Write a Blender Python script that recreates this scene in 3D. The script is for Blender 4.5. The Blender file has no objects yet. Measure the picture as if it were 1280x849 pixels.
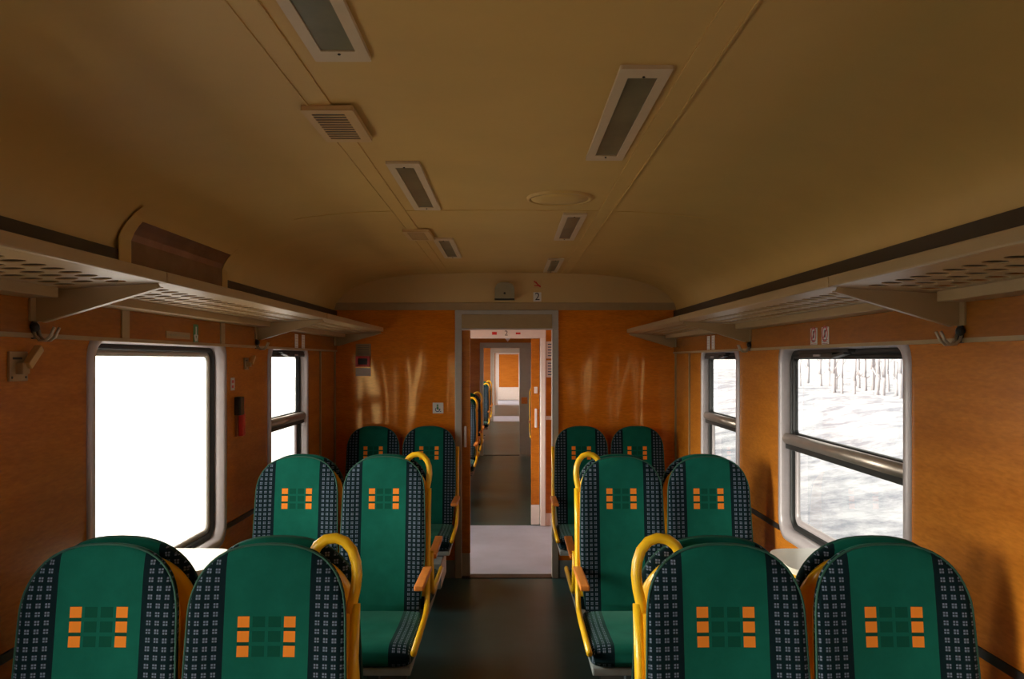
import bpy, bmesh, math, random
from mathutils import Vector, Matrix
from mathutils.geometry import tessellate_polygon
random.seed(7)
PI = math.pi
scene = bpy.context.scene
COL = scene.collection

# ------------------------------------------------------------------ materials
def rgb(r, g, b):
    f = lambda c: (c/255/12.92) if c/255 <= .04045 else ((c/255+.055)/1.055)**2.4
    return (f(r), f(g), f(b), 1)

def new_mat(name):
    m = bpy.data.materials.new(name); m.use_nodes = True
    nt = m.node_tree
    return m, nt, nt.nodes['Principled BSDF']

def noise_mix(nt, c1, c2, scale, stretch=(1, 1, 1), detail=6, lo=.3, hi=.7, rough=.6):
    tc = nt.nodes.new('ShaderNodeTexCoord'); mp = nt.nodes.new('ShaderNodeMapping')
    mp.inputs['Scale'].default_value = stretch
    no = nt.nodes.new('ShaderNodeTexNoise'); no.inputs['Scale'].default_value = scale
    no.inputs['Detail'].default_value = detail; no.inputs['Roughness'].default_value = rough
    ra = nt.nodes.new('ShaderNodeValToRGB')
    ra.color_ramp.elements[0].position = lo; ra.color_ramp.elements[1].position = hi
    ra.color_ramp.elements[0].color = c1; ra.color_ramp.elements[1].color = c2
    nt.links.new(tc.outputs['Object'], mp.inputs['Vector']); nt.links.new(mp.outputs[0], no.inputs['Vector'])
    nt.links.new(no.outputs['Fac'], ra.inputs['Fac'])
    return ra.outputs['Color'], no.outputs['Fac'], mp.outputs[0]

def bump(nt, b, height, strength=.1, dist=.01):
    n = nt.nodes.new('ShaderNodeBump'); n.inputs['Strength'].default_value = strength; n.inputs['Distance'].default_value = dist
    nt.links.new(height, n.inputs['Height']); nt.links.new(n.outputs[0], b.inputs['Normal'])

def plain(name, col, rough=.5, metal=0, var=.12, scale=18, coat=0, stretch=(1, 1, 1), bmp=0):
    m, nt, b = new_mat(name)
    c2 = tuple(min(1, c*(1+var)) for c in col[:3])+(1,); c1 = tuple(c*(1-var) for c in col[:3])+(1,)
    out, fac, _ = noise_mix(nt, c1, c2, scale, stretch)
    nt.links.new(out, b.inputs['Base Color'])
    b.inputs['Roughness'].default_value = rough; b.inputs['Metallic'].default_value = metal
    b.inputs['Coat Weight'].default_value = coat
    if bmp: bump(nt, b, fac, bmp)
    return m

def wood_mat(name, c1, c2, rough=.3, wave=.0):
    m, nt, b = new_mat(name)
    out, fac, _ = noise_mix(nt, c1, c2, 2.2, (1.0, 1.0, 7), 8, .25, .75, .65)
    # fine flecks on top of the broad figure
    out2, fac2, _ = noise_mix(nt, (.84, .84, .84, 1), (1.12, 1.12, 1.12, 1), 26, (1, 1, 5), 4)
    mx = nt.nodes.new('ShaderNodeMix'); mx.data_type = 'RGBA'; mx.blend_type = 'MULTIPLY'; mx.inputs[0].default_value = 1
    nt.links.new(out, mx.inputs[6]); nt.links.new(out2, mx.inputs[7]); nt.links.new(mx.outputs[2], b.inputs['Base Color'])
    b.inputs['Roughness'].default_value = rough; b.inputs['Specular IOR Level'].default_value = .5
    if wave:   # laminate that bulges a little between its fixings
        tc = nt.nodes.new('ShaderNodeTexCoord'); mp = nt.nodes.new('ShaderNodeMapping'); mp.inputs['Scale'].default_value = (3.4, 3.4, .75)
        no = nt.nodes.new('ShaderNodeTexNoise'); no.inputs['Scale'].default_value = 1.0; no.inputs['Detail'].default_value = 1
        nt.links.new(tc.outputs['Object'], mp.inputs['Vector']); nt.links.new(mp.outputs[0], no.inputs['Vector'])
        bump(nt, b, no.outputs['Fac'], 1.0, wave)
    return m

def fabric_mat(name, axis, pieces):
    """green moquette: plain middle, dark sides with small four-square motifs; pieces adds the orange blocks"""
    m, nt, b = new_mat(name)
    N, L = nt.nodes, nt.links
    def math_(op, a, bb=None, c=None):
        n = N.new('ShaderNodeMath'); n.operation = op
        for i, v in enumerate((a, bb, c)):
            if v is None: continue
            if isinstance(v, (int, float)): n.inputs[i].default_value = v
            else: L.new(v, n.inputs[i])
        return n.outputs[0]
    tc = N.new('ShaderNodeTexCoord'); sp = N.new('ShaderNodeSeparateXYZ'); L.new(tc.outputs['Object'], sp.inputs[0])
    x = sp.outputs[0]; v = sp.outputs[axis]
    ax = math_('ABSOLUTE', x)
    def motif(coord, pitch, off):
        u = math_('MULTIPLY', math_('ABSOLUTE', math_('SUBTRACT', math_('FRACT', math_('MULTIPLY', math_('ADD', coord, off), 1/pitch)), .5)), pitch)
        return math_('MULTIPLY', math_('GREATER_THAN', u, .0010), math_('LESS_THAN', u, .0059))
    dots = math_('MULTIPLY', math_('MULTIPLY', motif(ax, .0232, -.1215+.0232*6), motif(v, .0216, 3*.0216)), math_('GREATER_THAN', ax, .1215))
    side = math_('GREATER_THAN', ax, .111)
    def mixc(f, a, bcol):
        n = N.new('ShaderNodeMix'); n.data_type = 'RGBA'
        L.new(f, n.inputs[0])
        for i, cc in ((6, a), (7, bcol)):
            if isinstance(cc, tuple): n.inputs[i].default_value = cc
            else: L.new(cc, n.inputs[i])
        return n.outputs[2]
    green, fac, _ = noise_mix(nt, (.003, .082, .056, 1), (.005, .112, .078, 1), 9, (1, 1, 1), 8)
    col = mixc(side, green, (.0018, .010, .014, 1))
    col = mixc(dots, col, (.145, .175, .24, 1))
    if pieces:
        def rect(c0, half, coord): return math_('LESS_THAN', math_('ABSOLUTE', math_('SUBTRACT', coord, c0)), half)
        rows = None
        for zc in pieces:
            r = rect(zc, .0138, v); rows = r if rows is None else math_('MAXIMUM', rows, r)
        rowall = rect(pieces[1], .0525, v)
        org = math_('MULTIPLY', rows, rect(.0605, .0152, ax))
        gap = math_('MULTIPLY', rowall, rect(.0605, .0152, ax))
        drk = math_('MULTIPLY', rows, rect(.0207, .0165, ax))
        col = mixc(gap, col, (.004, .05, .03, 1))
        col = mixc(drk, col, (.0018, .062, .038, 1))
        col = mixc(org, col, (.80, .235, .022, 1))
    L.new(col, b.inputs['Base Color'])
    b.inputs['Roughness'].default_value = .85; b.inputs['Specular IOR Level'].default_value = .1
    b.inputs['Sheen Weight'].default_value = .10; b.inputs['Sheen Tint'].default_value = (.3, .8, .6, 1)
    fine = N.new('ShaderNodeTexNoise'); fine.inputs['Scale'].default_value = 420
    L.new(tc.outputs['Object'], fine.inputs['Vector']); bump(nt, b, fine.outputs['Fac'], .25, .002)
    return m

M = {}
M['wood'] = wood_mat('orange_laminate', (.39, .118, .010, 1), (.55, .188, .018, 1), .27)
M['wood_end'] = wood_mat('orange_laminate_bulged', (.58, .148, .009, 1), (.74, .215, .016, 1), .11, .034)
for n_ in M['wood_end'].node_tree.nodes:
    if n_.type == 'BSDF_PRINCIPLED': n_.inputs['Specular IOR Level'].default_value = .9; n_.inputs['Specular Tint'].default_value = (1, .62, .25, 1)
M['wood_shaded'] = wood_mat('shaded_laminate', (.26, .078, .008, 1), (.37, .125, .013, 1), .27)  # wall laminate darkened: shade under the racks put into the colour
M['wood_dark'] = wood_mat('brown_laminate', (.20, .060, .014, 1), (.29, .090, .022, 1), .3)
M['ceiling'] = plain('ceiling_paint', (.60, .37, .10, 1), .55, var=.05, scale=3)
M['cream_panel'] = plain('cream_panel', (.62, .40, .15, 1), .45, var=.04, scale=3)
M['tan_trim'] = plain('tan_trim', (.36, .24, .11, 1), .45, var=.06)
M['rack'] = plain('rack_enamel', (.37, .245, .11, 1), .38, var=.05, scale=6)
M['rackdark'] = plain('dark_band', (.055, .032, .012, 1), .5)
M['alu'] = plain('aluminium_frame', (.50, .44, .45, 1), .34, metal=.15, var=.05, scale=30)
M['alu_dull'] = plain('dull_grey_frame', (.42, .38, .33, 1), .45, metal=.2, var=.05, scale=12)
M['rubber'] = plain('black_rubber', (.012, .012, .012, 1), .5)
M['bar'] = plain('bronze_bar', (.40, .33, .28, 1), .33, metal=.7, var=.06)
M['yellow'] = plain('yellow_enamel', (.93, .54, .014, 1), .32, var=.05, scale=10, coat=.3)
M['arm'] = plain('orange_armrest_wood', (.62, .20, .035, 1), .38, var=.15, scale=10, stretch=(4, 1, 4))
M['legm'] = plain('grey_blue_leg', (.10, .12, .13, 1), .45, metal=.3)
M['pan'] = plain('grey_pan', (.30, .33, .33, 1), .5)
M['pad'] = fabric_mat('seat_moquette_back', 2, (1.094, 1.057, 1.020))
M['pad_low'] = fabric_mat('seat_moquette_back_low', 2, (1.070, 1.033, .996))
M['cush'] = fabric_mat('seat_moquette_cushion', 1, None)
M['piping'] = plain('green_piping', (.012, .075, .05, 1), .7)
M['floor'] = plain('dark_floor', (.027, .072, .078, 1), .33, var=.28, scale=2.2, bmp=.02)
M['floor_light'] = plain('blue_grey_floor', (.38, .43, .55, 1), .42, var=.12, scale=2.5)
M['white'] = plain('off_white_enamel', (.72, .66, .62, 1), .4, var=.04)
M['lampframe'] = plain('lamp_frame', (.60, .45, .27, 1), .4, var=.03)
M['diffuser'] = plain('smoky_diffuser', (.155, .130, .065, 1), .33, var=.35, scale=4)
M['vent'] = plain('vent_paint', (.60, .37, .14, 1), .5, var=.04)
M['slot'] = plain('vent_slot', (.04, .022, .008, 1), .6)
M['table'] = plain('cream_table', (.86, .80, .66, 1), .3, var=.03)
M['paper'] = plain('white_paper', (.70, .66, .60, 1), .6, var=.05, scale=8)
M['ink'] = plain('dark_ink', (.02, .02, .025, 1), .6)
M['red'] = plain('red_paint', (.55, .02, .012, 1), .4)
M['greenink'] = plain('green_ink', (.06, .20, .06, 1), .6)
M['blueink'] = plain('blue_ink', (.02, .05, .16, 1), .6)
M['poster'] = plain('brown_sheet', (.17, .075, .035, 1), .22, var=.3, scale=4)
M['grey_box'] = plain('grey_plastic', (.30, .25, .14, 1), .5, var=.05)
M['steel'] = plain('dull_steel', (.45, .38, .28, 1), .35, metal=.6)
M['black'] = plain('black_plastic', (.02, .018, .016, 1), .45)
M['baseb'] = plain('grey_base', (.22, .25, .26, 1), .5, var=.08)
M['snow'] = plain('snow_ground', (.62, .61, .62, 1), .9, var=.03, scale=.6)
M['bark'] = plain('grey_bark', (.33, .31, .33, 1), .9, var=.2, scale=3)

def bank_mat():
    m, nt, b = new_mat('gravelly_snow')
    out, fac, vec = noise_mix(nt, (.17, .175, .215, 1), (.41, .41, .44, 1), .8, (1, 1, 1), 12, .40, .58, .72)
    nt.links.new(out, b.inputs['Base Color']); b.inputs['Roughness'].default_value = .95
    bump(nt, b, fac, .6, .25)
    return m
M['bank'] = bank_mat()

def glass_mat():
    m = bpy.data.materials.new('window_glass'); m.use_nodes = True
    nt = m.node_tree; nt.nodes.clear()
    o = nt.nodes.new('ShaderNodeOutputMaterial'); t = nt.nodes.new('ShaderNodeBsdfTransparent'); g = nt.nodes.new('ShaderNodeBsdfGlossy')
    t.inputs[0].default_value = (.95, .97, .96, 1); g.inputs['Roughness'].default_value = .03
    f = nt.nodes.new('ShaderNodeFresnel'); f.inputs[0].default_value = 1.45
    x = nt.nodes.new('ShaderNodeMixShader')
    ge = nt.nodes.new('ShaderNodeNewGeometry'); mu = nt.nodes.new('ShaderNodeMath'); mu.operation = 'SUBTRACT'; mu.use_clamp = True
    nt.links.new(f.outputs[0], mu.inputs[0]); nt.links.new(ge.outputs['Backfacing'], mu.inputs[1])
    nt.links.new(mu.outputs[0], x.inputs[0]); nt.links.new(t.outputs[0], x.inputs[1]); nt.links.new(g.outputs[0], x.inputs[2])
    nt.links.new(x.outputs[0], o.inputs[0])
    return m
M['glass'] = glass_mat()

# ------------------------------------------------------------------ mesh helpers
class MB:
    def __init__(self): self.v = []; self.f = []; self.sm = []
    def add(self, vs, fs, smooth=False):
        o = len(self.v); self.v += [tuple(p) for p in vs]
        for f in fs: self.f.append(tuple(i+o for i in f)); self.sm.append(smooth)
        return self
    def box(self, x0, x1, y0, y1, z0, z1, bev=0, rot=None):
        bm = bmesh.new(); bmesh.ops.create_cube(bm, size=1)
        cx, cy, cz = (x0+x1)/2, (y0+y1)/2, (z0+z1)/2
        for v in bm.verts: v.co = Vector((v.co.x*(x1-x0), v.co.y*(y1-y0), v.co.z*(z1-z0)))
        if bev: bmesh.ops.bevel(bm, geom=bm.edges[:], offset=bev, segments=2, affect='EDGES', profile=.6)
        mt = Matrix.Translation((cx, cy, cz)) @ (rot.to_4x4() if rot else Matrix.Identity(4))
        bmesh.ops.transform(bm, matrix=mt, verts=bm.verts[:])
        bm.verts.index_update(); self.add([v.co for v in bm.verts], [[v.index for v in f.verts] for f in bm.faces]); bm.free()
        return self
    def sweep(self, pts, rx, ry=None, n=10, up=(0, 0, 1), closed=False, cap=True):
        """elliptical tube along pts"""
        ry = ry or rx; P = [Vector(p) for p in pts]; k = len(P); rings = []
        upv = Vector(up)
        for i, p in enumerate(P):
            a = P[i-1] if (i > 0 or closed) else p; c = P[(i+1) % k] if (i < k-1 or closed) else p
            t = (c-a).normalized(); s = t.cross(upv)
            if s.length < 1e-4: s = t.cross(Vector((1, 0, 0)))
            s.normalize(); w = s.cross(t).normalized()
            rings.append([p+s*(rx*math.cos(2*PI*j/n))+w*(ry*math.sin(2*PI*j/n)) for j in range(n)])
        vs = [q for r in rings for q in r]; fs = []
        for i in range(k if closed else k-1):
            for j in range(n):
                a = i*n+j; b2 = i*n+(j+1) % n; i2 = (i+1) % k
                fs.append((a, b2, i2*n+(j+1) % n, i2*n+j))
        if cap and not closed: fs += [tuple(range(n))[::-1], tuple((k-1)*n+j for j in range(n))]
        return self.add(vs, fs, True)
    def loops(self, L, smooth=True, capfirst=False, caplast=False):
        n = len(L[0]); vs = [p for l in L for p in l]; fs = []
        for i in range(len(L)-1):
            for j in range(n): fs.append((i*n+j, i*n+(j+1) % n, (i+1)*n+(j+1) % n, (i+1)*n+j))
        if capfirst: fs.append(tuple(range(n))[::-1])
        if caplast: fs.append(tuple((len(L)-1)*n+j for j in range(n)))
        return self.add(vs, fs, smooth)
    def plate(self, outer, holes, fn, t0, t1):
        """extruded flat plate with holes; fn(u,v,w)->xyz, w from t0 to t1"""
        polys = [[Vector((p[0], p[1], 0)) for p in l] for l in [outer]+holes]
        flat = [p for l in polys for p in l]; n = len(flat)
        tris = tessellate_polygon(polys)
        vs = [fn(p.x, p.y, t0) for p in flat]+[fn(p.x, p.y, t1) for p in flat]
        fs = [tuple(t) for t in tris]+[tuple(i+n for i in t[::-1]) for t in tris]
        o = 0
        for l in polys:
            k = len(l)
            for j in range(k): a, b2 = o+j, o+(j+1) % k; fs.append((a, b2, b2+n, a+n))
            o += k
        return self.add(vs, fs)
    def sphere(self, c, r, sx=1, sy=1, sz=1, n=12):
        bm = bmesh.new(); bmesh.ops.create_uvsphere(bm, u_segments=n, v_segments=n//2+1, radius=r)
        self.add([(c[0]+v.co.x*sx, c[1]+v.co.y*sy, c[2]+v.co.z*sz) for v in bm.verts], [[v.index for v in f.verts] for f in bm.faces], True); bm.free()
        return self
    def build(self, name, mat, parent=None):
        me = bpy.data.meshes.new(name); me.from_pydata(self.v, [], self.f)
        me.polygons.foreach_set('use_smooth', self.sm); me.update()
        bm = bmesh.new(); bm.from_mesh(me); bmesh.ops.recalc_face_normals(bm, faces=bm.faces[:]); bm.to_mesh(me); bm.free()
        me.materials.append(mat)
        o = bpy.data.objects.new(name, me); COL.objects.link(o)
        if parent: o.parent = parent
        return o

def box(*a, **k): return MB().box(*a, **k)
def empty(name, loc=(0, 0, 0), rz=0):
    o = bpy.data.objects.new(name, None); COL.objects.link(o); o.location = loc; o.rotation_euler = (0, 0, rz); o.empty_display_size = .1
    return o
def tag(o, label=None, cat=None, group=None, kind=None):
    if label: o['label'] = label
    if cat: o['category'] = cat
    if group: o['group'] = group
    if kind: o['kind'] = kind
    return o
def struct(name, mb, mat, label=None, cat=None):
    return tag(mb.build(name, mat), label, cat, None, 'structure')
def copy_tree(o, parent=None):
    c = o.copy(); COL.objects.link(c); c.parent = parent
    for ch in o.children: copy_tree(ch, c)
    return c
def text(name, s, size, loc, rot, mat, parent):
    cu = bpy.data.curves.new(name, 'FONT'); cu.body = s; cu.size = size; cu.align_x = 'CENTER'; cu.align_y = 'CENTER'; cu.extrude = .0006
    t = bpy.data.objects.new('lettering', cu); COL.objects.link(t); bpy.context.view_layer.update()
    me = bpy.data.meshes.new_from_object(t.evaluated_get(bpy.context.evaluated_depsgraph_get()))
    bpy.data.objects.remove(t); bpy.data.curves.remove(cu)
    me.materials.clear(); me.materials.append(mat)
    o = bpy.data.objects.new(name, me); COL.objects.link(o); o.parent = parent; o.location = loc; o.rotation_euler = rot
    return o

def rrect(u0, u1, v0, v1, r, n=7):
    pts = []
    for cx, cy, a0 in ((u1-r, v0+r, -PI/2), (u1-r, v1-r, 0), (u0+r, v1-r, PI/2), (u0+r, v0+r, PI)):
        for k in range(n+1):
            a = a0+PI/2*k/n; pts.append((cx+r*math.cos(a), cy+r*math.sin(a)))
    return pts

# ------------------------------------------------------------------ dimensions
W = 1.375            # half width of the coach
YB, YE = -2.1, 6.45  # back of the saloon, end wall
WT = .07             # wall thickness
EYE = 1.755
TRIM = {-1: 1.826, 1: 1.812}
ZBOT = {-1: .845, 1: .885}
WY = [(2.665, 3.965), (4.66, 5.57), (.60, 1.90), (-1.47, -.17)]
CT, CB = 2.13, .325
def zc(x):
    a = min(1, abs(x)/W)
    return CT+CB*(max(0, 1-a**3.8))**(1/2.2)
def ceil_profile(n=40):
    out = []
    for i in range(n+1):
        t = -1+2*i/n
        x = W*math.copysign(abs(math.sin(t*PI/2))**1.0, t)
        out.append((x, zc(x)))
    return out

# ------------------------------------------------------------------ setting: saloon shell
struct('floor', box(-W-.05, W+.05, YB-.05, YE+.02, -.08, 0), M['floor'], 'dark grey-green floor of the near saloon', 'floor')

def wall(side):
    nm = 'wall_left' if side < 0 else 'wall_right'
    outer = [(YB, 0), (YE, 0), (YE, CT+.07), (YB, CT+.07)]
    holes = [rrect(y0+.03, y1-.03, ZBOT[side]+.03, TRIM[side]+.005, .075) for y0, y1 in WY]
    struct(nm, MB().plate(outer, holes, lambda u, v, w: (side*(W+w), u, v), 0, WT), M['wood'],
           ('left' if side < 0 else 'right')+' side wall of orange-brown laminate with windows', 'wall')
for s in (-1, 1): wall(s)

# ceiling, arched
prof = ceil_profile()
cm = MB()
ys = [YB, YE]
vs = []; fs = []
for y in ys:
    vs += [(x, y, z) for x, z in prof]+[(x*1.02, y, z+.05) for x, z in prof]
n = len(prof); m2 = 2*n
for i in range(n-1):
    fs += [(i, i+1, m2+i+1, m2+i), (n+i, n+i+1, m2+n+i+1, m2+n+i)]
cm.add(vs, fs, True)
struct('ceiling', cm, M['ceiling'], 'arched tan ceiling of the near saloon', 'ceiling')
# two raised seams along the ceiling and one joint across
for sgn in (-1, 1):
    t = MB().box(sgn*.455-.004 if sgn > 0 else -.459, .459 if sgn > 0 else -.451, YB, YE, zc(.45)-.004, zc(.45)+.01)
    t.box(min(sgn*.455, sgn*.512), max(sgn*.455, sgn*.512), YB, YE, zc(.5)-.0035, zc(.45)+.01)
    t.box(min(sgn*.512, sgn*.518), max(sgn*.512, sgn*.518), YB, YE, zc(.52)-.006, zc(.5)+.01)
    struct('trim_1' if sgn < 0 else 'trim_2', t, M['ceiling'], ('left' if sgn < 0 else 'right')+' long seam strip on the ceiling', 'ceiling trim')
tj = MB()
pj = [(x, z) for x, z in prof if abs(x) < 1.0]
tj.add([(x, 3.735, z-.0025) for x, z in pj]+[(x, 3.745, z-.0025) for x, z in pj]+[(x, 3.735, z+.004) for x, z in pj]+[(x, 3.745, z+.004) for x, z in pj],
       [(i, i+1, len(pj)+i+1, len(pj)+i) for i in range(len(pj)-1)]+[(i, i+1, 2*len(pj)+i+1, 2*len(pj)+i) for i in range(len(pj)-1)], False)
struct('trim_3', tj, M['ceiling'], 'fine joint across the ceiling before the vestibule', 'ceiling trim')

# saloon back wall (behind the camera)
bp = [(-W, 0), (W, 0)]+[(x, z) for x, z in reversed(prof)]
struct('wall_back', MB().plate(bp, [], lambda u, v, w: (u, YB-w, v), 0, .05), M['wood'], 'laminate wall closing the saloon', 'wall')

# end wall with door opening
DX0, DX1, DZ = -.404, .428, 2.155
ew = MB()
ew.plate([(-W, 0), (DX0+.02, 0), (DX0+.02, 2.17), (-W, 2.17)], [], lambda u, v, w: (u, YE+w, v), 0, .06)
ew.plate([(DX1-.02, 0), (W, 0), (W, 2.17), (DX1-.02, 2.17)], [], lambda u, v, w: (u, YE+w, v), 0, .06)
struct('wall_front', ew, M['wood_end'], 'glossy orange laminate end wall either side of the doorway', 'wall')
tp = [(-W, 2.16), (W, 2.16)]+[(x, z+.01) for x, z in reversed(prof) if z > 2.17]
struct('trim_4', MB().plate(tp, [], lambda u, v, w: (u, YE+w, v), -.012, .06), M['cream_panel'], 'cream arched panel over the end doorway', 'end panel')
struct('trim_5', box(-W, W, YE-.022, YE-.012, 2.155, 2.215, bev=.003), M['tan_trim'], 'thin tan rail under the cream end panel', 'trim')

for s in (-1, 1):
    nm = 'left' if s < 0 else 'right'
    x0, x1 = sorted((s*(W-.021), s*(W+.001)))
    struct('trim_6' if s < 0 else 'trim_7', box(x0, x1, YB, YE, TRIM[s]-.006, TRIM[s]+.007), M['tan_trim'], f'thin metal strip along the {nm} wall above the windows', 'trim')
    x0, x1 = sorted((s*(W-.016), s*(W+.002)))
    struct('trim_18' if s < 0 else 'trim_19', box(x0, x1, YB, YE-.002, TRIM[s], 1.985), M['wood_shaded'], f'laminate band, coloured as shaded, above the {nm} windows', 'wall panel')
    x0, x1 = sorted((s*(W-.018), s*(W+.003)))
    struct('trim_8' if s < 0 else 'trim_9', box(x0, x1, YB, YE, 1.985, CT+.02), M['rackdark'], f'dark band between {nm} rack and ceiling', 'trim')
    # vertical strips near the end wall
    t = MB()
    for y in (5.93, 6.425):
        x0, x1 = sorted((s*(W-.010), s*(W+.002))); t.box(x0, x1, y, y+.022, .02, TRIM[s]-.008)
    struct('trim_10' if s < 0 else 'trim_11', t, M['tan_trim'], f'slim upright strips at the far end of the {nm} wall', 'trim')
    # dark rubber strip under the windows, cut at the frames
    t = MB()
    x0, x1 = sorted((s*(W-.007), s*(W+.002)))
    cuts = sorted(WY); e = [YB]
    for y0, y1 in cuts: e += [y0, y1]
    e.append(5.93)
    for a, b2 in zip(e[::2], e[1::2]): t.box(x0, x1, a, b2, .912, .938)
    struct('trim_12' if s < 0 else 'trim_13', t, M['rubber'], f'dark rubber strip on the {nm} wall between windows', 'trim')
    x0, x1 = sorted((s*(W-.02), s*(W+.002)))
    struct('baseboard_left' if s < 0 else 'baseboard_right', box(x0, x1, YB, YE, 0, .12, bev=.004), M['baseb'], f'grey skirting along the {nm} wall', 'baseboard')
for nm, xa, xb in (('trim_14', -W+.02, DX0), ('trim_15', DX1, W-.02)):
    struct(nm, box(xa, xb, YE-.016, YE+.002, 0, .14, bev=.003), M['baseb'], ('left' if xa < 0 else 'right')+' grey kick strip at the foot of the end wall', 'baseboard')

# upper wall cover strips (left)
t = MB()
for y in (2.87, 3.85): t.box(-W-.002, -W+.021, y, y+.055, TRIM[-1]+.008, 2.0)
struct('trim_16', t, M['tan_trim'], 'two short tan cover strips above the near left window', 'trim')

# ------------------------------------------------------------------ windows
def window(idx, s, y0, y1, transom, visible=True):
    z0, z1 = ZBOT[s], TRIM[s]+.036
    r = .105
    def lp(ins, d): return [(s*(W+d), u, v) for u, v in rrect(y0+ins, y1-ins, z0+ins, z1-ins, max(.03, r-ins*.8))]
    nm = ('left', 'right')[s > 0]
    root = MB().loops([lp(.0, .001), lp(.003, -.010), (lp(.034, -.013)), lp(.044, -.006), lp(.048, .02), lp(.05, .062)]).build(f'window_{idx}', M['alu'])
    tag(root, f'{("near" if y0 < 4 else "far")} {nm} coach window with silver rounded surround', 'window', None, 'structure')
    MB().loops([lp(.046, .036), lp(.060, .030), lp(.070, .036), lp(.073, .06)]).build('gasket', M['rubber'], root)
    if not transom:
        pane = MB().plate([(u, v) for u, v in rrect(y0+.062, y1-.062, z0+.062, z1-.062, .05)], [], lambda u, v, w: (s*(W+.05+w), u, v), 0, .005).build('pane', M['glass'], root)
        MB().loops([lp(.070, .050), lp(.078, .046), lp(.092, .050), lp(.094, .060)]).build('inner_frame', M['alu_dull'], root)
        return root
    zb0, zb1 = 1.345, 1.398
    # upper sliding sash: black frame + glass
    def lr(u0, u1, v0, v1, rr, d): return [(s*(W+d), u, v) for u, v in rrect(u0, u1, v0, v1, rr)]
    a0, a1, b0, b1 = y0+.066, y1-.066, zb1-.01, z1-.066
    MB().loops([lr(a0, a1, b0, b1, .03, .05), lr(a0+.006, a1-.006, b0+.006, b1-.006, .028, .035), lr(a0+.03, a1-.03, b0+.012, b1-.022, .02, .035), lr(a0+.032, a1-.032, b0+.014, b1-.024, .02, .055)]).build('upper_sash', M['rubber'], root)
    MB().plate(rrect(a0+.02, a1-.02, b0+.01, b1-.01, .02), [], lambda u, v, w: (s*(W+.044+w), u, v), 0, .005).build('pane', M['glass'], root)
    # lower fixed light: dull metal frame + glass
    c0, c1, d0, d1 = y0+.066, y1-.066, z0+.066, zb0+.012
    MB().loops([lr(c0, c1, d0, d1, .045, .058), lr(c0+.004, c1-.004, d0+.004, d1-.004, .043, .050), lr(c0+.034, c1-.034, d0+.03, d1-.01, .03, .050), lr(c0+.036, c1-.036, d0+.032, d1-.012, .03, .064)]).build('lower_frame', M['alu'], root)
    MB().plate(rrect(c0+.02, c1-.02, d0+.02, d1-.006, .03), [], lambda u, v, w: (s*(W+.056+w), u, v), 0, .005).build('pane', M['glass'], root)
    xx = s*(W+.018)
    zc_ = (zb0+zb1)/2
    MB().sweep([(xx, y0+.046, zc_), (xx, y1-.046, zc_)], .022, .027, 14).build('transom_bar', M['bar'], root)
    x0, x1 = sorted((s*(W+.01), s*(W+.05)))
    MB().box(x0, x1, y0+.05, y1-.05, zb0-.022, zb0+.004).build('bar_seal', M['rubber'], root)
    # catch along the top of the sash
    yc = (y0+y1)/2+.12
    g = MB()
    xa, xb = sorted((s*(W+.002), s*(W+.04)))
    g.box(xa, xb, yc-.26, yc+.30, z1-.062, z1-.048, bev=.003)
    g.box(xa, xb, yc-.10, yc+.28, z1-.085, z1-.062, bev=.006)
    g.box(xa, xb, yc-.22, yc-.08, z1-.079, z1-.066, bev=.004, rot=Matrix.Rotation(s*-.0-.12, 3, 'X'))
    lt = g.build('latch', M['black'], root)
    xa, xb = sorted((s*(W-.004), s*(W+.004)))
    MB().box(xa, xb, yc+.02, yc+.09, z1-.078, z1-.069, bev=.002).build('latch_plate', M['alu'], lt)
    return root

k = 1
for s in (-1, 1):
    for i, (y0, y1) in enumerate(WY):
        window(k, s, y0, y1, not (s < 0 and i == 0)); k += 1

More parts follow.
